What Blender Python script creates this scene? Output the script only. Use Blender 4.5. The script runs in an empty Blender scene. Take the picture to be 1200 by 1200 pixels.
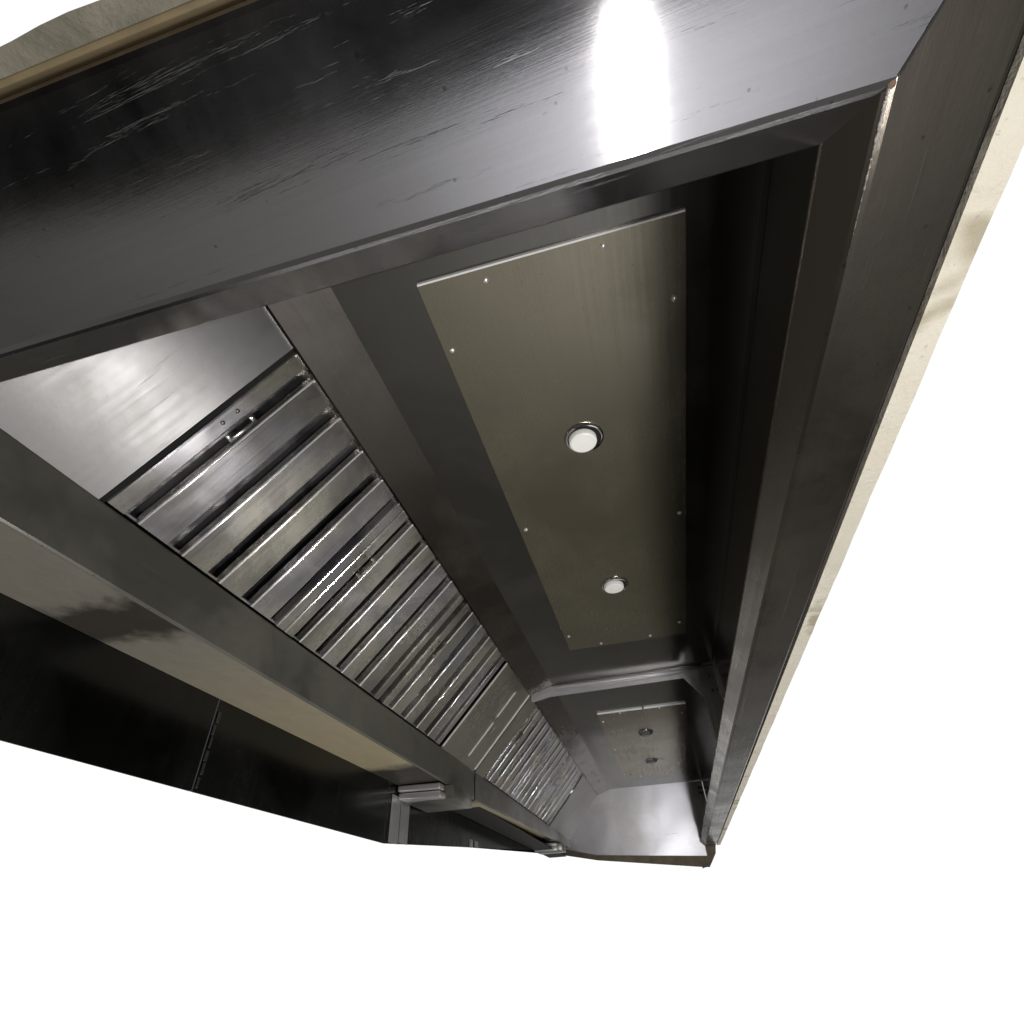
import bpy, bmesh, math, random
from mathutils import Vector, Matrix
random.seed(7)
scn = bpy.context.scene
col = scn.collection

# ------------------------------------------------------------------ dimensions (metres)
XFR, XCREASE, XIN = 0.115, 0.033, 0.010        # front rim: outer edge, crease, inner lip
YNR, YCREASE, YIN = 0.067, 0.220, 0.254        # near rim, same three edges
ZR, ZI, H = -0.582, -0.552, -0.150             # rim underside, inner lip, hood ceiling
XCL, XCR = -0.589, 0.125                       # hood ceiling, left and right edge
XFT, ZFT, XFB, ZFB = -0.696, -0.178, -0.964, -0.472   # top and bottom of the sloped filter bank
XW = -1.132                                    # back wall
L = 2.4                                        # length of one hood section

# ------------------------------------------------------------------ node helpers
def new_mat(name):
    m = bpy.data.materials.new(name); m.use_nodes = True
    nt = m.node_tree; nt.nodes.clear()
    out = nt.nodes.new('ShaderNodeOutputMaterial'); b = nt.nodes.new('ShaderNodeBsdfPrincipled')
    nt.links.new(b.outputs[0], out.inputs[0])
    return m, nt, b
def val(nt, op, a, b=None, c=None, clamp=False):
    n = nt.nodes.new('ShaderNodeMath'); n.operation = op; n.use_clamp = clamp
    for i, v in enumerate((a, b, c)):
        if v is None: continue
        if isinstance(v, (int, float)): n.inputs[i].default_value = v
        else: nt.links.new(v, n.inputs[i])
    return n.outputs[0]
def noise(nt, vec, scale, detail=3, rough=.5, dist=0.):
    n = nt.nodes.new('ShaderNodeTexNoise'); n.inputs['Scale'].default_value = scale
    n.inputs['Detail'].default_value = detail; n.inputs['Roughness'].default_value = rough
    n.inputs['Distortion'].default_value = dist
    nt.links.new(vec, n.inputs['Vector']); return n.outputs['Fac']
def mapped(nt, vec, scale=(1, 1, 1), rot=(0, 0, 0), loc=(0, 0, 0)):
    n = nt.nodes.new('ShaderNodeMapping'); n.inputs['Scale'].default_value = scale
    n.inputs['Rotation'].default_value = rot; n.inputs['Location'].default_value = loc
    nt.links.new(vec, n.inputs['Vector']); return n.outputs[0]
def ramp(nt, fac, stops):
    n = nt.nodes.new('ShaderNodeValToRGB'); e = n.color_ramp.elements
    while len(e) < len(stops): e.new(.5)
    for i, (p, c) in enumerate(stops):
        e[i].position = p; e[i].color = (*c, 1) if len(c) == 3 else c
    nt.links.new(fac, n.inputs[0]); return n.outputs[0]
def mixc(nt, fac, a, b):
    n = nt.nodes.new('ShaderNodeMix'); n.data_type = 'RGBA'
    for s, v in ((0, fac), (6, a), (7, b)):
        if isinstance(v, (int, float)): n.inputs[s].default_value = v
        elif isinstance(v, tuple): n.inputs[s].default_value = (*v, 1)
        else: nt.links.new(v, n.inputs[s])
    return n.outputs[2]

def steel(name, base=(.56, .55, .54), rough=.2, aniso=.7, wave=.6, wscale=2.2, grain=.5, dirt=.4,
          dirtcol=(.20, .17, .11), scratch=.3, film=.0, specks=.3, seed=0., edge_y=None, tint2=None, rv=.16):
    """brushed stainless sheet: UV u runs across the brushing"""
    m, nt, b = new_mat(name)
    geo = nt.nodes.new('ShaderNodeNewGeometry'); pos = mapped(nt, geo.outputs['Position'], loc=(seed, seed * .7, seed * .3))
    uv = nt.nodes.new('ShaderNodeUVMap'); uv.uv_map = 'UVMap'
    tan = nt.nodes.new('ShaderNodeTangent'); tan.direction_type = 'UV_MAP'; tan.uv_map = 'UVMap'
    brush = noise(nt, mapped(nt, uv.outputs[0], (900, 7, 1)), 1.0, 4, .7)
    brush2 = noise(nt, mapped(nt, uv.outputs[0], (120, 2.0, 1), loc=(3, 7, 0)), 1.0, 5, .65)
    scr = noise(nt, mapped(nt, uv.outputs[0], (60, 3.0, 1), rot=(0, 0, .45), loc=(9, 2, 0)), 1.0, 6, .75, .4)
    scr = ramp(nt, scr, [(.60, (0, 0, 0)), (.70, (1, 1, 1))])
    grime = noise(nt, pos, 3.1, 6, .62, .4)
    fine = noise(nt, pos, 55, 5, .7)
    spk = nt.nodes.new('ShaderNodeTexVoronoi'); spk.inputs['Scale'].default_value = 85
    nt.links.new(pos, spk.inputs['Vector'])
    spot = ramp(nt, spk.outputs['Distance'], [(.0, (1, 1, 1)), (.10, (1, 1, 1)), (.16, (0, 0, 0))])
    sel = nt.nodes.new('ShaderNodeSeparateColor'); nt.links.new(spk.outputs['Color'], sel.inputs[0])
    spot = val(nt, 'MULTIPLY', spot, val(nt, 'GREATER_THAN', sel.outputs[0], .86))
    gf = val(nt, 'MULTIPLY', ramp(nt, grime, [(.42, (0, 0, 0)), (.68, (1, 1, 1))]), dirt)
    gf = val(nt, 'MULTIPLY', gf, val(nt, 'MULTIPLY_ADD', fine, .8, .6), clamp=True)
    if edge_y is not None:        # grease smeared along the outer edge of the rim
        sy = nt.nodes.new('ShaderNodeSeparateXYZ'); nt.links.new(geo.outputs['Position'], sy.inputs[0])
        k = val(nt, 'MULTIPLY_ADD', fine, .02, sy.outputs[1])
        k = val(nt, 'MULTIPLY', val(nt, 'SUBTRACT', edge_y + .026, k), 28, clamp=True)
    dark = tuple(c * .72 for c in base)
    b0 = base
    if tint2: b0 = mixc(nt, ramp(nt, noise(nt, mapped(nt, pos, loc=(4, 4, 1)), 4.5, 2), [(.42, (0, 0, 0)), (.58, (1, 1, 1))]), base, tint2)
    c0 = mixc(nt, val(nt, 'MULTIPLY', brush2, .5), b0, dark)
    c1 = mixc(nt, gf, c0, dirtcol)
    if edge_y is not None: c1 = mixc(nt, k, c1, (.16, .11, .06))
    c2 = mixc(nt, val(nt, 'MULTIPLY', spot, specks), c1, (.05, .045, .035))
    nt.links.new(c2, b.inputs['Base Color'])
    met = val(nt, 'SUBTRACT', 1.0 - film, val(nt, 'MULTIPLY', gf, .45), clamp=True)
    nt.links.new(met, b.inputs['Metallic'])
    r = val(nt, 'MULTIPLY_ADD', brush2, rv, rough - rv / 2)
    r = val(nt, 'MULTIPLY_ADD', gf, .22, r)
    r = val(nt, 'MULTIPLY_ADD', scr, .12 * scratch, r)
    if edge_y is not None: r = val(nt, 'MULTIPLY_ADD', k, .18, r)
    nt.links.new(r, b.inputs['Roughness'])
    b.inputs['Anisotropic'].default_value = aniso
    nt.links.new(tan.outputs[0], b.inputs['Tangent'])
    hgt = val(nt, 'MULTIPLY', brush, .00006 * grain)
    hgt = val(nt, 'MULTIPLY_ADD', scr, .00012 * scratch, hgt)
    wv = noise(nt, pos, wscale, 2, .5)
    hgt = val(nt, 'MULTIPLY_ADD', wv, .010 * wave, hgt)
    hgt = val(nt, 'MULTIPLY_ADD', fine, .00016 * grain, hgt)
    bp = nt.nodes.new('ShaderNodeBump'); bp.inputs['Strength'].default_value = 1; bp.inputs['Distance'].default_value = 1
    nt.links.new(hgt, bp.inputs['Height']); nt.links.new(bp.outputs[0], b.inputs['Normal'])
    return m

M = {}
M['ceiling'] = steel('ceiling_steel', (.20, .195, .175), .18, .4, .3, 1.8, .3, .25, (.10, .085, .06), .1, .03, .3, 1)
M['plate'] = steel('plate_steel', (.37, .338, .25), .24, .4, .2, 2.2, .2, .22, (.15, .135, .085), .0, .06, .3, 5)
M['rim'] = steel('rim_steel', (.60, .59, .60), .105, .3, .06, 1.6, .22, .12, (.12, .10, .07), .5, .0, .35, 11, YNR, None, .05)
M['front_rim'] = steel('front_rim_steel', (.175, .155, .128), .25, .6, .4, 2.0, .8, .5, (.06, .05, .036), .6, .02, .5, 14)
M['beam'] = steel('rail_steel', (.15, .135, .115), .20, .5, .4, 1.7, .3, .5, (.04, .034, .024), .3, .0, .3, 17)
M['slope'] = steel('sloped_steel', (.56, .555, .56), .36, .75, .3, 2.0, .9, .35, (.24, .23, .19), 1.2, .08, .1, 21)
M['baffle'] = steel('baffle_steel', (.54, .53, .56), .22, .75, .22, 7, .3, .6, (.34, .32, .24), .15, .05, .4, 25, None, (.52, .50, .42))
M['rear_baffle'] = steel('rear_baffle_steel', (.42, .41, .43), .16, .6, .5, 14, .5, .4, (.1, .09, .07), .3, .0, .4, 27)
M['filler'] = steel('filler_steel', (.40, .385, .32), .27, .6, .4, 3, .6, .4, (.2, .18, .12), .3, .1, .4, 29)
M['trough'] = steel('trough_steel', (.34, .335, .30), .30, .5, .4, 2.4, .7, .7, (.16, .15, .11), .3, .14, .5, 33)
M['flange'] = steel('flange_steel', (.80, .79, .80), .30, .3, .2, 6, .2, .2, (.4, .38, .3), .0, .30, .2, 41)
M['end'] = steel('end_wall_steel', (.70, .69, .71), .30, .6, .5, 4.0, .0, .4, (.25, .23, .17), .0, .18, .0, 45)
M['wall'] = steel('backsplash_steel', (.055, .058, .058), .22, .4, .3, 1.8, .4, .3, (.03, .027, .02), .2, .0, .3, 51)

def plain(name, colr, rough=.5, metal=0., var=.25, scale=40, bump=.0, emit=0.):
    m, nt, b = new_mat(name)
    geo = nt.nodes.new('ShaderNodeNewGeometry')
    n = noise(nt, geo.outputs['Position'], scale, 5, .6)
    c = mixc(nt, n, tuple(x * (1 - var) for x in colr), tuple(min(1, x * (1 + var)) for x in colr))
    nt.links.new(c, b.inputs['Base Color'])
    b.inputs['Roughness'].default_value = rough; b.inputs['Metallic'].default_value = metal
    if bump:
        bp = nt.nodes.new('ShaderNodeBump'); bp.inputs['Distance'].default_value = bump
        nt.links.new(n, bp.inputs['Height']); nt.links.new(bp.outputs[0], b.inputs['Normal'])
    if emit:
        b.inputs['Emission Color'].default_value = (1, .98, .95, 1); b.inputs['Emission Strength'].default_value = emit
    return m
M['edge'] = plain('pale_edge_highlight', (.92, .91, .90), .38, .15, .12, 60)  # pale colour paints the light caught on plate edges and folds
M['lit_hem'] = plain('hem_highlight_steel', (.95, .94, .94), .17, .6, .1, 60)  # pale colour paints the light line along each baffle edge
M['black'] = plain('black_gap', (.006, .006, .006), .95)
M['inside'] = plain('plenum_black', (.02, .019, .016), .6)
M['chrome'] = plain('polished_ring', (.75, .74, .72), .12, 1.0, .1)
M['screw'] = plain('screw_head', (.9, .9, .88), .3, .7, .05)
M['bolt'] = plain('dull_bolt', (.22, .21, .20), .35, 1.0, .2)
M['joint'] = plain('joint_strip_steel', (.50, .49, .50), .35, .75, .5, 12, .001)
M['dull'] = plain('dull_metal', (.05, .052, .054), .4, .6, .4, 60, .001)
M['lens'] = plain('frosted_lens', (.80, .79, .76), .35, 0, .05, 20, 0, .10)
M['lens_off'] = plain('dark_lens', (.10, .10, .10), .15, .2, .1)
M['bead'] = plain('weld_bead', (.46, .43, .41), .42, .7, .35, 150, .002)
M['rust'] = plain('rust_spot', (.22, .13, .10), .7, .1, .4, 200, .001)
M['tan_trim'] = plain('tan_trim_paint', (.26, .20, .11), .6, 0, .9, 9, .002)

M['grimy'] = plain('grimy_brown_steel', (.10, .08, .05), .5, .3, .7, 18, .002)
# underside of the trough: tan grease film, reflections painted in as dark bands
m, nt, b = new_mat('greasy_reflection_underside')
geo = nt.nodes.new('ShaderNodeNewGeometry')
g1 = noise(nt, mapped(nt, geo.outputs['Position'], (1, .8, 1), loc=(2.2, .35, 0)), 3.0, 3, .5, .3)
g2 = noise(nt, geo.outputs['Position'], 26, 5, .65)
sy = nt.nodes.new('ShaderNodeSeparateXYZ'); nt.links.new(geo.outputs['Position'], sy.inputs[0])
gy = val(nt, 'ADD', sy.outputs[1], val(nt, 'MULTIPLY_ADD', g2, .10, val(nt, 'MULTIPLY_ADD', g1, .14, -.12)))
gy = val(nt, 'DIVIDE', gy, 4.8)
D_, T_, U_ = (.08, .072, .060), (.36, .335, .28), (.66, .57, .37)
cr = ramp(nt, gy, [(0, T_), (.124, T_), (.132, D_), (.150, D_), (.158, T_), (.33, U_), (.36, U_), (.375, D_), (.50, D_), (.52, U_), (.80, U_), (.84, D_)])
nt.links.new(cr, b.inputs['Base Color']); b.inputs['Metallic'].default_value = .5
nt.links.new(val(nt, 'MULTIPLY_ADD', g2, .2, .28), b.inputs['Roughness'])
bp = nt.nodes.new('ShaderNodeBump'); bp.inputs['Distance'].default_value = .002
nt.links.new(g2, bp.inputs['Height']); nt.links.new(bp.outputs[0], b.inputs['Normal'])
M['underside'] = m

# old plaster
def plaster(name, c_lo, c_hi, stain, st_amt, seed):
    m, nt, b = new_mat(name)
    geo = nt.nodes.new('ShaderNodeNewGeometry'); pos = mapped(nt, geo.outputs['Position'], loc=(seed, seed, 0))
    a = noise(nt, pos, 14, 7, .68, .6); c = noise(nt, pos, 4.2, 4, .6, .5); f = noise(nt, pos, 90, 4, .7)
    c0 = mixc(nt, a, c_lo, c_hi)
    s = val(nt, 'MULTIPLY', ramp(nt, c, [(.56, (0, 0, 0)), (.62, (1, 1, 1))]), st_amt)
    c1 = mixc(nt, s, c0, stain)
    c2 = mixc(nt, ramp(nt, f, [(.62, (0, 0, 0)), (.72, (.6, .6, .6))]), c1, (.35, .31, .24))
    nt.links.new(c2, b.inputs['Base Color']); b.inputs['Roughness'].default_value = .75
    h = val(nt, 'MULTIPLY_ADD', f, .25, a)
    bp = nt.nodes.new('ShaderNodeBump'); bp.inputs['Distance'].default_value = .006
    nt.links.new(h, bp.inputs['Height']); nt.links.new(bp.outputs[0], b.inputs['Normal'])
    return m
M['cream'] = plaster('cream_plaster', (.84, .77, .61), (.98, .94, .82), (.40, .34, .21), .7, 3)
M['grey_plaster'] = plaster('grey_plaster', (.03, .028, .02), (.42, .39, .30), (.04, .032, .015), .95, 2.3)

# ------------------------------------------------------------------ mesh helpers
def link(name, me, mat, parent=None, props=None, smooth=30):
    o = bpy.data.objects.new(name, me); col.objects.link(o)
    if mat is not None: me.materials.append(mat)
    if parent is not None: o.parent = parent
    if smooth:
        bm = bmesh.new(); bm.from_mesh(me)
        for f in bm.faces: f.smooth = True
        for e in bm.edges:
            if len(e.link_faces) == 2: e.smooth = e.calc_face_angle(0) < math.radians(smooth)
            else: e.smooth = False
        bm.to_mesh(me); bm.free()
    return o
def finish(name, bm, mat, parent=None, brush=(0, 1, 0), smooth=30, fix=True):
    """brush: direction of the brushing; UV u runs across it"""
    if fix: bmesh.ops.recalc_face_normals(bm, faces=bm.faces)
    uvl = bm.loops.layers.uv.new('UVMap'); br = Vector(brush).normalized()
    for f in bm.faces:
        n = f.normal; d = br - n * br.dot(n)
        if d.length < .2: d = Vector((1, 0, 0)) - n * n.x
        if d.length < .2: d = Vector((0, 0, 1)) - n * n.z
        d.normalize(); a = n.cross(d)
        for lp in f.loops: lp[uvl].uv = (lp.vert.co.dot(a), lp.vert.co.dot(d))
    me = bpy.data.meshes.new(name); bm.to_mesh(me); bm.free()
    return link(name, me, mat, parent, smooth=smooth)
def prism(bm, poly, off):
    """closed solid: polygon (3-D points) swept by vector off"""
    off = Vector(off); a = [bm.verts.new(Vector(p)) for p in poly]; b_ = [bm.verts.new(Vector(p) + off) for p in poly]
    n = len(poly); bm.faces.new(a); bm.faces.new(b_[::-1])
    for i in range(n): bm.faces.new((a[i], b_[i], b_[(i + 1) % n], a[(i + 1) % n]))
def box(bm, lo, hi):
    (x0, y0, z0), (x1, y1, z1) = lo, hi
    prism(bm, [(x0, y0, z0), (x1, y0, z0), (x1, y1, z0), (x0, y1, z0)], (0, 0, z1 - z0))
def bev(bm, w, seg=2):
    bmesh.ops.recalc_face_normals(bm, faces=bm.faces)
    es = [e for e in bm.edges if len(e.link_faces) == 2 and e.calc_face_angle(0) > .5]
    bmesh.ops.bevel(bm, geom=es, offset=w, segments=seg, profile=.5, affect='EDGES', clamp_overlap=True)
def dome(bm, c, r, h, n=14, normal=(0, 0, -1), rings=4):
    c = Vector(c); nz = Vector(normal).normalized(); q = nz.to_track_quat('Z', 'Y')
    prev = None
    for k in range(rings):
        t = k / (rings - 1) * math.pi / 2 * .93; rr = r * math.cos(t); zz = h * math.sin(t)
        ring = [bm.verts.new(c + q @ Vector((rr * math.cos(a * 2 * math.pi / n), rr * math.sin(a * 2 * math.pi / n), zz))) for a in range(n)]
        if prev:
            for i in range(n): bm.faces.new((prev[i], prev[(i + 1) % n], ring[(i + 1) % n], ring[i]))
        prev = ring
    bm.faces.new(prev)
def revolve(bm, c, prof, n=36, normal=(0, 0, -1)):
    c = Vector(c); q = Vector(normal).normalized().to_track_quat('Z', 'Y'); prev = None
    for (r, z) in prof:
        ring = [bm.verts.new(c + q @ Vector((r * math.cos(a * 2 * math.pi / n), r * math.sin(a * 2 * math.pi / n), z))) for a in range(n)]
        if prev:
            for i in range(n): bm.faces.new((prev[i], prev[(i + 1) % n], ring[(i + 1) % n], ring[i]))
        prev = ring
    return prev
def thing(name, label, cat, loc, group=None):
    o = bpy.data.objects.new(name, None); col.objects.link(o); o.location = loc
    o.empty_display_size = .1; tag(o, label, cat, group); return o
def tag(o, label, cat, group=None, kind=None):
    if label: o['label'] = label
    if cat: o['category'] = cat
    if group: o['group'] = group
    if kind: o['kind'] = kind
def own(o):
    """keep the world place of a mesh built in world coordinates under a moved parent"""
    o.matrix_parent_inverse = Matrix.Translation(o.parent.location).inverted() if o.parent.type == 'EMPTY' else Matrix()
    return o
def part(name, bm, mat, parent, brush=(0, 1, 0), label=None, smooth=30, fix=True):
    o = finish(name, bm, mat, parent, brush, smooth, fix)
    if parent.type == 'EMPTY': own(o)
    if label: o['label'] = label
    return o

# ------------------------------------------------------------------ the hood sections
TH = .0025
def rim_profile():
    # per point: (x of front rim, y of near rim, z); goes outer top -> outer -> crease (rounded) -> inner lip -> return
    pts = [(XFR, YNR, ZR + .035), (XFR, YNR, ZR + .004), (XFR - .001, YNR + .0015, ZR + .001), (XFR - .004, YNR + .005, ZR)]
    pts += [(XCREASE + .007, YCREASE - .009, ZR), (XCREASE + .0035, YCREASE - .004, ZR + .0012), (XCREASE, YCREASE, ZR + .0035)]
    pts += [(XIN + .001, YIN - .0015, ZI), (XIN, YIN, ZI + .002), (XIN + .001, YIN - .001, ZI + .006), (XIN + .018, YIN - .018, ZI + .010), (XIN + .03, YIN - .03, ZI - .012)]
    return pts
def strips(bm, A, B):
    va = [bm.verts.new(a) for a in A]; vb = [bm.verts.new(b_) for b_ in B]
    for i in range(len(A) - 1): bm.faces.new((va[i], va[i + 1], vb[i + 1], vb[i]))

def light_plate(root, y0, lit):
    x0, x1, ya, yb = -.447, .004, y0 + .462, y0 + 2.028
    bm = bmesh.new()
    if lit:
        box(bm, (x0, ya, H - .005), (x1, yb, H - .0005))
    else:
        box(bm, (x0, ya, H - .005), (x1, yb, H - .0005))
    bev(bm, .0008, 1)
    pl = part('light_plate', bm, M['plate'], root, (0, 1, 0))
    for (ex0, ex1) in (((x0 + .002, x1 - .002),) if lit else ((x0 + .002, -.215), (-.205, x1 - .002))):
        b2 = bmesh.new(); box(b2, (ex0, ya - .0035, H - .0075), (ex1, ya - .0002, H - .0005)); part('lit_edge_bar', b2, M['edge'], pl, (1, 0, 0))  # added pale bar paints the lit near edge of the plate
    for sx, sy in [(-.33, .484), (-.129, .481), (-.017, .607), (-.431, .598), (-.013, 1.248), (-.429, 1.194), (-.43, 1.90), (-.02, 1.92), (-.32, 2.005), (-.13, 2.0)]:
        b2 = bmesh.new(); dome(b2, (sx, y0 + sy, H - .005), .0052 if sy < 1.1 else .006, .004)
        part('screw', b2, M['screw'], pl)
    for sy in (.896, 1.571):
        c = (-.222, y0 + sy, H - .005)
        b2 = bmesh.new()
        revolve(b2, c, [(.0445, 0), (.0445, .003), (.043, .0058), (.0405, .0066), (.0385, .005), (.0378, .0)])
        fx = part('downlight', b2, M['chrome'], pl, fix=True)
        b4 = bmesh.new(); lf = revolve(b4, c, [(.0377, .0006), (.0300, .0006), (.001, .0008)]); b4.faces.new(lf); part('recess', b4, M['black'], fx)
        c = (c[0] - .004, c[1] + .003, c[2])
        b3 = bmesh.new()
        prof = [(.0315, .001), (.0315, .010), (.030, .0135), (.026, .0155), (.022, .0148), (.018, .0160), (.012, .0150), (.008, .0162), (.003, .0164)]
        last = revolve(b3, c, prof); b3.faces.new(last)
        part('lens', b3, M['lens'] if lit else M['lens_off'], fx, fix=True)
    return pl

def hood_section(idx):
    y0, y1 = idx * L, (idx + 1) * L
    near = idx == 0
    root = thing('exhaust_hood', 'nearest stainless hood section with two white frosted round downlights and wide shiny end rim' if near
                 else 'far stainless hood section with two dark unlit downlights and bright end wall', 'exhaust hood',
                 (XW / 2, (y0 + y1) / 2, ZR), 'stainless exhaust hood sections joined end to end')
    e = .0015
    ya, yb = (YNR if near else y0 + e + .006), y1 - e - (.006 if near else 0)
    # ceiling
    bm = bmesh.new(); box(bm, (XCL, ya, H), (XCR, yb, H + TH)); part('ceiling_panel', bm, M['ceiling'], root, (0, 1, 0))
    light_plate(root, y0, near)
    # front panel (inside face) with a folded seam line
    bm = bmesh.new()
    prism(bm, [(XCR, ya, H), (XCR, ya, ZR + .01), (XCR + TH, ya, ZR + .01), (XCR + TH, ya, H)], (0, yb - ya, 0))
    box(bm, (XCR - .010, ya, H - .012), (XCR - .0005, yb, H - .0005))
    part('front_panel', bm, M['ceiling'], root, (0, 1, 0))
    # rail between ceiling and filters
    bm = bmesh.new()
    prism(bm, [(XCL, ya, H), (XFT + .004, ya, ZFT - .004), (XFT + .002, ya, ZFT - .010), (XFT - .004, ya, ZFT - .004), (XFT, ya, ZFT + .006), (XCL, ya, H + TH)], (0, yb - ya, 0))
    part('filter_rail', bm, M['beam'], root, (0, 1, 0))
    # grease trough: vertical face
    bm = bmesh.new()
    A = [(XFB - .02, ya, ZFB - .015), (XFB - .004, ya, ZFB + .001), (XFB, ya, ZFB), (XFB + .001, ya, ZFB - .004), (XFB + .001, ya, ZR + .004), (XFB - .001, ya, ZR + .001), (XFB - .004, ya, ZR)]
    zt_ = 0 if near else .06
    strips(bm, A, [(x, yb, z + (zt_ if i_ > 3 else 0)) for i_, (x, _, z) in enumerate(A)])
    tr = part('grease_trough', bm, M['trough'], root, (0, 1, 0), None, 8)
    bm = bmesh.new(); ye_ = yb - (.10 if near else 0)
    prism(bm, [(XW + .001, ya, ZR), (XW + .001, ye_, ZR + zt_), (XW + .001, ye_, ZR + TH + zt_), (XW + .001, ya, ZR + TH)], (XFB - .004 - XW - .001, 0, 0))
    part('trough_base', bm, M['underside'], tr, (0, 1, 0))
    # sloped filler panels beside the filters
    s = Vector((XFB - XFT, 0, ZFB - ZFT)); nrm = Vector((s.z, 0, -s.x)).normalized()   # nrm points up-left, behind the bank
    def slope_panel(a, c, mat, name='filler_panel', fold=None, dz=0.):
        b_ = bmesh.new()
        p = [Vector((XFT, a, ZFT)) + nrm * dz, Vector((XFB - .012, a, ZFB - .012 * s.z / s.x)) + nrm * dz]
        prism(b_, [p[0], p[1], p[1] + nrm * TH, p[0] + nrm * TH], (0, c - a, 0))
        if fold:
            q0, q1 = p[0] * .9 + p[1] * .1, p[1] * .97 + p[0] * .03
            for q in (q0, q1): q.y = fold
            prism(b_, [q0, q1, q1 - nrm * .006, q0 - nrm * .006], (0, .004, 0))
        return part(name, b_, mat, root, tuple(s))
    if near:
        slope_panel(YNR + .004, .497, M['slope'], 'filler_panel')
        gb = bmesh.new(); q0 = Vector((XFT, .4975, ZFT)) + nrm * .003; q1 = Vector((XFB, .4975, ZFB)) + nrm * .003
        prism(gb, [q0, q1, q1 + nrm * .03, q0 + nrm * .03], (0, .0100, 0)); part('gap_dark', gb, M['black'], root)  # black strip put in for the darkness of the open gap
        fp = slope_panel(1.992, 2.39, M['filler'], 'filler_panel')
        for (yy, a0, a1, wd) in ((1.994, .0, 1., .004), (2.235, .12, .46, .0035), (2.24, .5, .93, .0045), (2.38, .0, 1., .008)):
            hb = bmesh.new(); q0 = Vector((XFT, yy, ZFT)) + s * (a0 + .005); q1 = Vector((XFT, yy, ZFT)) + s * (a1 - .02)
            prism(hb, [q0, q1, q1 - nrm * .004, q0 - nrm * .004], (0, wd, 0)); part('fold', hb, M['edge'], fp, tuple(s))
    else:
        slope_panel(2.41, 2.535, M['filler'])
        slope_panel(4.06, 4.798, M['slope'])
    # plenum behind the filters: closed dark casing
    bm = bmesh.new()
    P = [(XCL - .001, H + .004), (XCR + .004, H + .004), (XCR + .004, H + .03), (XW + .004, H + .03), (XW + .004, ZR + .004), (XFB - .03, ZR + .004), (XFB - .03, ZR + .006), (XW + .006, ZR + .006), (XW + .006, H + .02), (XCL - .001, H + .02)]
    yc0 = YNR if near else y0 + .001
    prism(bm, [(x, yc0, z) for x, z in P], (0, y0 + L - .001 - yc0, 0))
    part('plenum_casing', bm, M['inside'], root)
    # end walls
    yE = YNR if near else y1
    bm = bmesh.new()
    if near: box(bm, (XW + .004, YNR - .004, ZR + .036), (XFR, YNR - .001, H + .03))
    else: prism(bm, [(XW + .004, y1 - .003, -.515), (-.76, y1 - .003, -.597), (.045, y1 - .003, -.660), (.05, y1 - .003, ZR + .002), (XCR - .001, y1 - .003, ZR + .002), (XCR - .001, y1 - .003, H - .0005), (XW + .004, y1 - .003, H - .0005)], (0, .0025, 0))
    part('end_panel', bm, M['end'], root, (1, 0, 0))
    # rims
    pr = rim_profile()
    ysf = 2.399 if near else 2 * L + .02
    bm = bmesh.new()
    if near: A = [(x, y, z) for x, y, z in pr]
    else: A = [(x, 2.401, z) for x, y, z in pr]
    strips(bm, A, [(x, ysf, z) for x, y, z in pr])
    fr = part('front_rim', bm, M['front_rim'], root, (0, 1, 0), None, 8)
    if near:
        bm = bmesh.new(); strips(bm, [(XW, y, z) for x, y, z in pr], [(x, y, z) for x, y, z in pr])
        nr = part('end_rim', bm, M['rim'], root, (1, -.06, 0), None, 8)
        # mitre weld
        a, c = Vector((XFR - .004, YNR + .005, ZR)), Vector((XCREASE + .007, YCREASE - .009, ZR))
        bm = bmesh.new()
        dd = (c - a).normalized(); sd_ = Vector((dd.y, -dd.x, 0))
        for i in range(26):
            t0_, t1_ = i / 26, (i + 1) / 26; w0_ = random.uniform(.0006, .0011); zz_ = random.uniform(.0003, .0007)
            q0, q1 = a.lerp(c, t0_), a.lerp(c, t1_)
            prism(bm, [q0 - sd_ * w0_, q0 + sd_ * w0_, q1 + sd_ * w0_, q1 - sd_ * w0_], (0, 0, -zz_))
        part('weld_bead', bm, M['dull'], nr)
        bm = bmesh.new()
        for dx, dy, r in ((-.001, .003, .0032), (.005, -.007, .002)):
            dome(bm, (XCREASE + .006 + dx, YCREASE - .008 + dy, ZR + .0008), r, .0009, 9, (0, 0, -1), 3)
        part('rust_spot', bm, M['rust'], nr)
        # pale scuffed bead along the first part of the crease
        bm = bmesh.new()
        for i in range(90):
            q = Vector((XCREASE + .003, YCREASE - .002 + i * .0014, ZR + .0012)); dome(bm, q, random.uniform(.0008, .0019) * (1 - i / 110), .0011, 7, (-.35, 0, -1), 3)
        part('scuffed_edge', bm, M['bead'], fr)
    else:
        # dirty end lip hanging under the far end wall
        bm = bmesh.new(); yl = y1 - .0085
        prism(bm, [(-1.14, yl, -.50), (-.76, yl, -.585), (0, yl, -.640), (.045, yl, -.643), (.04, yl, -.710), (0, yl, -.708), (-.76, yl, -.618), (-1.14, yl, -.545)], (0, .005, 0))
        part('end_rim', bm, M['grimy'], root, (1, 0, 0))
        bm = bmesh.new(); prism(bm, [(.036, yl - .001, -.640), (.036, yl - .001, ZR + .003), (.112, yl - .001, ZR + .001), (.10, yl - .001, -.63), (.045, yl - .001, -.700), (-.02, yl - .001, -.716)], (0, .007, 0))
        part('corner_cap', bm, M['grimy'], root, (1, 0, 0))
    # end flange with gussets at the joint between the two sections
    yj0, yj1 = (2.390, 2.3945) if near else (2.4055, 2.410)
    dz = -.169 if near else -.189
    leg = .075 if near else .052
    left = [(XFT + .004, ZFT + .01), (XFT + .006, ZFT - .030), (XFT + .09, dz - (.012 if near else .004))]
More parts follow.
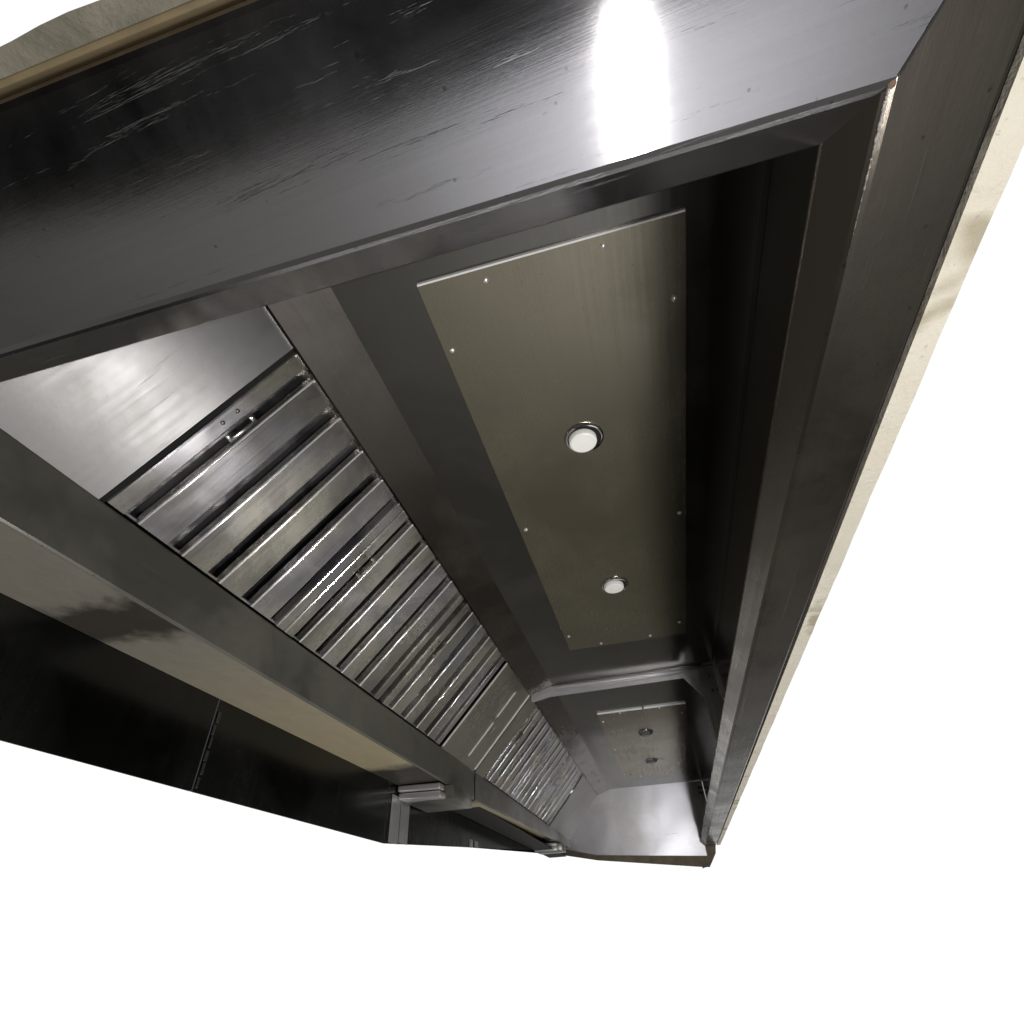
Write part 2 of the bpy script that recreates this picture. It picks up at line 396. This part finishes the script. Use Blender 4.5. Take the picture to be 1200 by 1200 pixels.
    inner = left + [(-.015, dz), (leg, dz - .095), (leg, ZI + .012)]
    outer = [(XCR - .0115, ZI + .012), (XCR - .0115, H - .0125), (XCR - .012, H - .001), (XCL - .002, H - .003)]
    bm = bmesh.new()
    (lx0, lz0), (lx1, lz1), (lx2, lz2) = left
    xe = XCR - .0115; zc_ = H - .001
    rows = [[(lx0, lz0), (lx1, lz1), (lx2, lz2), (XCL + .03, H - .001), (XCL - .002, H - .003)],
            [(lx2, lz2), (-.015, dz), (-.015, zc_), (XCL + .03, zc_)], [(-.015, dz), (leg, dz - .095), (leg, zc_), (-.015, zc_)],
            [(leg, dz - .095), (leg, ZI + .012), (xe, ZI + .012), (xe, dz - .095)], [(leg, dz - .095), (xe, dz - .095), (xe, H - .0125), (leg, H - .0125)]]
    vd_ = {}
    def gv(x, z, k):
        key = (round(x, 5), round(z, 5), k)
        if key not in vd_: vd_[key] = bm.verts.new((x, (yj0, yj1)[k], z))
        return vd_[key]
    for rw in rows:
        for k in (0, 1): bm.faces.new([gv(x, z, k) for x, z in rw])
        for i in range(len(rw)):
            p_, q_ = rw[i], rw[(i + 1) % len(rw)]
            try: bm.faces.new((gv(*p_, 0), gv(*q_, 0), gv(*q_, 1), gv(*p_, 1)))
            except ValueError: pass
    fl = part('end_flange', bm, M['flange'], root, (1, 0, 0))
    if near:
        for (bx, bz) in ((.085, -.205), (.106, -.205), (.086, -.262), (.106, -.262), (.086, -.40)):
            b2 = bmesh.new(); dome(b2, (bx, yj0, bz), .0075, .008, 6, (0, -1, 0), 3); part('bolt', b2, M['bolt'], fl, smooth=0)
        # folded cover strip along the joint
        b2 = bmesh.new(); box(b2, (XCL + .02, 2.384, H - .016), (XCR - .03, 2.3885, H - .006)); bev(b2, .0015, 2)
        part('cover_strip', b2, M['flange'], fl, (1, 0, 0))
    else:
        for (bx, bz) in ((.09, -.20), (.11, -.20), (.09, -.235), (.11, -.235)):
            b2 = bmesh.new(); dome(b2, (bx, y1 - .004, bz), .011, .01, 6, (0, -1, 0), 3); part('bolt', b2, M['bolt'], root, smooth=0)
    return root
near_hood = hood_section(0)
far_hood = hood_section(1)

# ------------------------------------------------------------------ baffle filters
s = Vector((XFB - XFT, 0, ZFB - ZFT)); SL = s.length; sd = s.normalized(); nb = Vector((sd.z, 0, -sd.x)).normalized()
if nb.z < 0: nb = -nb                                        # into the plenum
def P(u, y, d):      # u along the slope (0 top .. SL bottom), y along the hood, d = depth behind the face
    return Vector((XFT, 0, ZFT)) + sd * u + nb * d + Vector((0, y, 0))
FW = .478
def make_filter():
    root = thing('baffle_filter', '', 'filter', P(0, 0, 0), 'stainless baffle filters in the sloped bank')
    off = P(0, 0, 0)
    def local(bm):
        for v in bm.verts: v.co -= off
        return bm
    def chan(bm, ya, yb, u0, u1, d0, dl, r=.004, sgn=1):
        """sheet channel along the slope: flat face at depth d0, two lips going to depth dl"""
        prof = [(ya, dl), (ya, d0 + sgn * r), (ya + r * .3, d0 + sgn * r * .3), (ya + r, d0), (yb - r, d0), (yb - r * .3, d0 + sgn * r * .3), (yb, d0 + sgn * r), (yb, dl)]
        t = .0012
        A = [P(u0, y, d) for y, d in prof]; B = [P(u1, y, d) for y, d in prof]
        strips(bm, A, B)
    bm = bmesh.new()
    # frame: two side channels, top and bottom rails
    chan(bm, .001, .034, .004, SL - .004, .000, .040)
    chan(bm, FW - .030, FW - .001, .004, SL - .004, .000, .040)
    prism(bm, [P(.003, .035, .010), P(.007, .035, .010), P(.007, .035, .04), P(.003, .035, .04)], (0, FW - .066, 0))
    prism(bm, [P(SL - .008, .035, .010), P(SL - .004, .035, .010), P(SL - .004, .035, .04), P(SL - .008, .035, .04)], (0, FW - .066, 0))
    bmesh.ops.recalc_face_normals(bm, faces=bm.faces)
    finish('frame', local(bm), M['baffle'], root, tuple(sd), 12)
    n = 4; x0 = .062; pitch = (FW - .062 - .036) / n + .004
    for i in range(n):
        bm = bmesh.new(); a = x0 + i * pitch
        chan(bm, a, a + .064, .004, SL - .005, .001, .020)
        bf = finish('baffle', local(bm), M['baffle'], root, tuple(sd), 12)
        hm = bmesh.new(); prism(hm, [P(.004, a - .0016, .003), P(.004, a - .0018, .0012), P(.004, a - .0012, -.0002), P(.004, a - .0003, -.0010), P(.004, a + .0007, -.0010), P(.004, a + .0014, -.0002), P(.004, a + .0014, .003)], sd * (SL - .009))
        finish('lit_hem', local(hm), M['lit_hem'], bf, tuple(sd), 50)
    for i in range(n + 1):
        bm = bmesh.new(); a = x0 + i * pitch - .043
        chan(bm, max(a, .036), min(a + .058, FW - .034), .004, SL - .005, .036, .020, .003, -1)
        finish('rear_baffle', local(bm), M['rear_baffle'], root, tuple(sd), 12)
    bm = bmesh.new(); q = [P(.0, .0, .041), P(SL, 0, .041), P(SL, 0, .043), P(0, 0, .043)]
    # drop handle with two rivets on the near side channel
    um = SL * .42
    hb = bmesh.new()
    for k in (0, 1):
        box_pts = [P(um - .03 + k * .052, .036, -.001), P(um - .022 + k * .052, .036, -.001), P(um - .022 + k * .052, .036, -.008), P(um - .03 + k * .052, .036, -.008)]
        prism(hb, box_pts, (0, .010, 0))
    prism(hb, [P(um - .03, .044, -.003), P(um + .030, .044, -.003), P(um + .030, .044, -.009), P(um - .03, .044, -.009)], (0, .005, 0))
    bev(hb, .001, 2)
    finish('handle', local(hb), M['baffle'], root, tuple(sd))
    for k in (-.016, .016):
        rb = bmesh.new(); dome(rb, P(um + k, .016, 0), .0042, .003, 10, tuple(-nb), 3)
        finish('rivet', local(rb), M['bolt'], root)
    bm.free()
    return root
def copy_tree(o, parent=None):
    c = o.copy(); col.objects.link(c)
    if parent is not None: c.parent = parent
    for ch in list(o.children): copy_tree(ch, c)
    return c
flabels = ['nearest baffle filter, beside the large bright blank sloped panel', 'second baffle filter from the near end, in the middle of the near bank',
           'third baffle filter, last before the blank panel at the joint of the two hood sections',
           'baffle filter just past the joint, first of the far bank', 'middle baffle filter of the far bank',
           'farthest baffle filter, beside the pale panel at the end wall']
proto = make_filter()
allf = [proto] + [copy_tree(proto) for _ in range(5)]
for o, y, lb in zip(allf, (.508, .986, 1.493, 2.55, 3.045, 3.54), flabels):
    o.location = P(0, y, 0); o['label'] = lb

# ------------------------------------------------------------------ back wall cladding below the trough
def wall_panel(y0, y1, zb0, zb1, label, strips_=()):
    bm = bmesh.new(); prism(bm, [(XW, y0, ZR + .03), (XW, y1, ZR + .03), (XW, y1, zb1), (XW, y0, zb0)], (-.003, 0, 0))
    o = finish('wall_panel', bm, M['wall'], None, (0, 0, 1)); tag(o, label, 'wall panel', 'dark steel wall panels below the hood')
    for (ys, w, z0, z1, mat) in strips_:
        b2 = bmesh.new(); box(b2, (XW + .0005, ys, z0), (XW + .003, ys + w, z1)); bev(b2, .0008, 1)
        part('joint_strip', b2, M[mat], o, (0, 0, 1))
    return o
zl = lambda y: -.770 + max(0, y - 1.94) * .083
wall_panel(-.4, 1.040, -.770, -.770, 'long black wall panel at lower left, nearest the camera')
wall_panel(1.043, 1.936, -.770, -.770, 'black wall panel right of the dashed joint', [(1.046 + .002 * (k_ % 2), .006 + .0015 * (k_ % 3), -.763 + .0262 * k_, -.742 + .0262 * k_ + .003 * (k_ % 2), 'dull') for k_ in range(6)])  # dull dashes stand in for a broken reflection along the joint
wall_panel(1.94, 2.80, zl(1.94), zl(2.80), 'narrow dark wall panel with a bright joint strip under the hood joint',
           [(1.965, .075, zl(1.97) + .004, ZR - .035, 'joint'), (2.046, .075, zl(2.05) + .004, ZR - .035, 'joint')])
wall_panel(2.803, 4.80, zl(2.803), zl(4.80), 'farthest dark wall panel, under the far trough',
           [(2.84, .05, zl(2.84) + .003, -.66, 'joint'), (2.92, .05, zl(2.93) + .003, -.66, 'joint')])

# ------------------------------------------------------------------ grease cups under the trough
def cup(y, label, ZR=ZR, ln=.28):
    r = thing('grease_cup', label, 'grease cup', (-1.04, y, ZR - .02), 'grease cups under the trough')
    w0, w1 = -1.128, -.966
    for (zt, zb, yy) in ((ZR - .003, ZR - .0225, y), (ZR - .0265, ZR - .047, y + .012)):
        b2 = bmesh.new(); prism(b2, [(w0, yy, zt), (w1, yy, zt - .003), (w1, yy + .0, zb - .003), (w0, yy, zb)], (0, .05, 0)); bev(b2, .004, 3)
        part('cup_front', b2, M['flange'], r, (1, 0, 0))
    b2 = bmesh.new(); box(b2, (w0 + .004, y + .066, ZR - .050), (w1 + .03, y + ln, ZR - .003)); bev(b2, .003, 2)
    part('cup_body', b2, M['trough'], r, (0, 1, 0))
    return r
cup(2.0, 'bright steel grease cup hanging under the trough at the joint of the hoods')
cup(4.25, 'small bright steel grease cup at the far end of the trough', ZR + .045, .2)

# ------------------------------------------------------------------ plaster and trim round the hood
zp = ZR + .006
bm = bmesh.new()
g = .0095
xa, xb = XFR + g, .150
NS = 90
# long strip along the front of the hood, slightly uneven outer edge
va, vb, vc, vd = [], [], [], []
for i in range(NS + 1):
    y = -.1 + (4.86 + .1) * (i / NS) ** 1.5
    w = .0004 * math.sin(i * 2.3) + .0005 * math.sin(i * .83 + 1)
    va.append(bm.verts.new((xa, y, zp))); vb.append(bm.verts.new((xb + w, y, zp + .0)))
    vc.append(bm.verts.new((xa, y, zp + .012))); vd.append(bm.verts.new((xb + w, y, zp + .012)))
for i in range(NS):
    bm.faces.new((va[i], vb[i], vb[i + 1], va[i + 1])); bm.faces.new((vc[i], vc[i + 1], vd[i + 1], vd[i]))
    bm.faces.new((va[i], va[i + 1], vc[i + 1], vc[i])); bm.faces.new((vb[i], vd[i], vd[i + 1], vb[i + 1]))
o = finish('ceiling', bm, M['cream'], None); tag(o, None, None, None, 'structure')
bm = bmesh.new()
va, vb, vc, vd = [], [], [], []
for i in range(60):
    x = -1.2 + i * (1.2 + .11) / 59
    w = .0008 * math.sin(i * 1.3) + .0008 * math.sin(i * .5)
    va.append(bm.verts.new((x, YNR - .006, zp))); vb.append(bm.verts.new((x, .045 + w, zp)))
    vc.append(bm.verts.new((x, YNR - .006, zp + .012))); vd.append(bm.verts.new((x, .045 + w, zp + .012)))
for i in range(59):
    bm.faces.new((va[i], vb[i], vb[i + 1], va[i + 1])); bm.faces.new((vc[i], vc[i + 1], vd[i + 1], vd[i]))
    bm.faces.new((va[i], va[i + 1], vc[i + 1], vc[i])); bm.faces.new((vb[i], vd[i], vd[i + 1], vb[i + 1]))
o = finish('ceiling', bm, M['grey_plaster'], None); tag(o, None, None, None, 'structure')
# tan moulding between grey plaster and near rim
bm = bmesh.new(); prism(bm, [(-1.2, YNR - .0085, ZR + .004), (-1.2, YNR - .0045, ZR + .003), (-1.2, YNR + .0015, ZR + .016), (-1.2, YNR - .0085, ZR + .016)], (1.31, 0, 0)); bev(bm, .002, 2)
o = finish('trim_strip', bm, M['tan_trim'], None, (1, 0, 0)); tag(o, 'thin tan trim strip between grey plaster and the black near rim', 'trim')
bm = bmesh.new(); box(bm, (XFR + .001, YNR - .001, ZR + .014), (XFR + g + .001, 4.85, ZR + .018))
o = finish('sealant_strip', bm, M['black'], None); tag(o, 'thin black gap filler between hood front and cream plaster', 'sealant')

# ------------------------------------------------------------------ camera
R = [[0.0]*3]*3
def rod(w):
    w = Vector(w); t = w.length; k = w / t
    K = Matrix(((0, -k.z, k.y), (k.z, 0, -k.x), (-k.y, k.x, 0)))
    return Matrix.Identity(3) + K * math.sin(t) + (K @ K) * (1 - math.cos(t))
a = math.radians(40); fw = Vector((0, math.cos(a), math.sin(a))); rt = Vector((1, 0, 0)); dn = fw.cross(rt)
Rm = rod((0.025742406627602233, 0.16978925008102336, -0.19469534933918184)) @ Matrix((rt, dn, fw))
cam = bpy.data.cameras.new('camera'); co = bpy.data.objects.new('camera', cam); col.objects.link(co)
right, down, fwd = Rm[0], Rm[1], Rm[2]
co.matrix_world = Matrix.Translation((-0.20938, 0.05109, -1.02457)) @ Matrix((right, -down, -fwd)).transposed().to_4x4()
cam.sensor_fit = 'HORIZONTAL'; cam.sensor_width = 36; cam.lens = 36 * 614.91 / 1200
cam.clip_start = .01; cam.clip_end = 100
scn.camera = co

# ------------------------------------------------------------------ surroundings: white beyond the hood, dim room below
w = bpy.data.worlds.new('World'); scn.world = w; w.use_nodes = True
nt = w.node_tree; nt.nodes.clear()
out = nt.nodes.new('ShaderNodeOutputWorld'); bg = nt.nodes.new('ShaderNodeBackground'); nt.links.new(bg.outputs[0], out.inputs[0])
tc = nt.nodes.new('ShaderNodeTexCoord'); sp = nt.nodes.new('ShaderNodeSeparateXYZ'); nt.links.new(tc.outputs['Generated'], sp.inputs[0])
X, Y, Z = sp.outputs
fx = 614.91
Nr = Vector((Rm[2] * ((1199 + 150 - 600) / fx) - Rm[0])).normalized()    # right limit of the white
dotn = nt.nodes.new('ShaderNodeVectorMath'); dotn.operation = 'DOT_PRODUCT'
nt.links.new(tc.outputs['Generated'], dotn.inputs[0]); dotn.inputs[1].default_value = Nr
mr = val(nt, 'MULTIPLY', dotn.outputs['Value'], 30, clamp=True)
ml = val(nt, 'MULTIPLY', val(nt, 'ADD', Z, .135), 60, clamp=True)
white = val(nt, 'MULTIPLY', mr, ml)
# room below: dim, lighter towards the horizon ahead, black behind and straight down
zz = val(nt, 'MULTIPLY', Z, -1)
room = ramp(nt, zz, [(0, (.30, .29, .29)), (.18, (.15, .147, .14)), (.4, (.10, .097, .088)), (.66, (.080, .076, .068)), (.80, (.14, .136, .13)), (1, (.21, .208, .20))])
fwdm = nt.nodes.new('ShaderNodeMapRange'); fwdm.interpolation_type = 'SMOOTHSTEP'
fwdm.inputs['From Min'].default_value = .195; fwdm.inputs['From Max'].default_value = .225
nz = noise(nt, tc.outputs['Generated'], 2.5, 2)
xs_ = val(nt, 'MULTIPLY', val(nt, 'POWER', val(nt, 'ABSOLUTE', val(nt, 'ADD', X, .15)), 2), .25)
nt.links.new(val(nt, 'ADD', val(nt, 'ADD', Y, xs_), val(nt, 'MULTIPLY_ADD', nz, .05, -.025)), fwdm.inputs['Value'])
fm = val(nt, 'MULTIPLY_ADD', fwdm.outputs[0], .97, .03)
gd = nt.nodes.new('ShaderNodeVectorMath'); gd.operation = 'DISTANCE'
nt.links.new(tc.outputs['Generated'], gd.inputs[0]); gd.inputs[1].default_value = (.17, .30, -.935)
glow = val(nt, 'MULTIPLY', val(nt, 'POWER', 2.718, val(nt, 'MULTIPLY', val(nt, 'POWER', val(nt, 'DIVIDE', gd.outputs['Value'], .27), 2), -1)), .95)
glow = val(nt, 'MULTIPLY', glow, fwdm.outputs[0])
mul = nt.nodes.new('ShaderNodeVectorMath'); mul.operation = 'SCALE'
nt.links.new(room, mul.inputs[0]); nt.links.new(fm, mul.inputs['Scale'])
gv_ = nt.nodes.new('ShaderNodeVectorMath'); gv_.operation = 'SCALE'; gv_.inputs[0].default_value = (.93, .93, 1.0)
nt.links.new(glow, gv_.inputs['Scale'])
ad = nt.nodes.new('ShaderNodeVectorMath'); ad.operation = 'ADD'; nt.links.new(mul.outputs[0], ad.inputs[0]); nt.links.new(gv_.outputs[0], ad.inputs[1])
fin = mixc(nt, white, ad.outputs[0], (1.05, 1.05, 1.05))
nt.links.new(fin, bg.inputs[0]); bg.inputs[1].default_value = 1

def area(name, loc, target, sx, sy, power, colr=(1, 1, 1)):
    l = bpy.data.lights.new(name, 'AREA'); l.shape = 'RECTANGLE'; l.size = sx; l.size_y = sy; l.energy = power; l.color = colr
    o = bpy.data.objects.new(name, l); col.objects.link(o); o.location = loc
    d = Vector(target) - Vector(loc); o.rotation_euler = d.to_track_quat('-Z', 'Y').to_euler(); return o
l = area('work_lamp', (-.045, .335, -1.15), (-.045, .335, 0), .026, .19, 1.45, (1, .98, .97))
l.rotation_euler = (math.pi, 0, 0)
l = area('torch_lamp', (.22, .75, -1.25), (-.83, 1.15, -.33), .05, .05, 1.9, (1, .97, .95)); l.data.spread = math.radians(78)
l = area('far_end_fill', (.05, -1.5, -1.35), (-.30, 4.8, -.36), .12, .12, 1.1, (.98, .97, 1)); l.data.spread = math.radians(24)  # unseen narrow fill, added behind the camera to brighten the far end
area('plaster_fill', (2.5, -3.0, -9.0), (.1, 1.5, -.58), 1.6, 1.6, 480, (1, .975, .94))  # unseen fill added far below to brighten the plaster and filters

scn.view_settings.view_transform = 'Standard'; scn.view_settings.look = 'None'
scn.view_settings.exposure = 0; scn.view_settings.gamma = 1
scn.render.engine = 'CYCLES'; scn.cycles.max_bounces = 8; scn.cycles.glossy_bounces = 6
scn.cycles.use_denoising = True
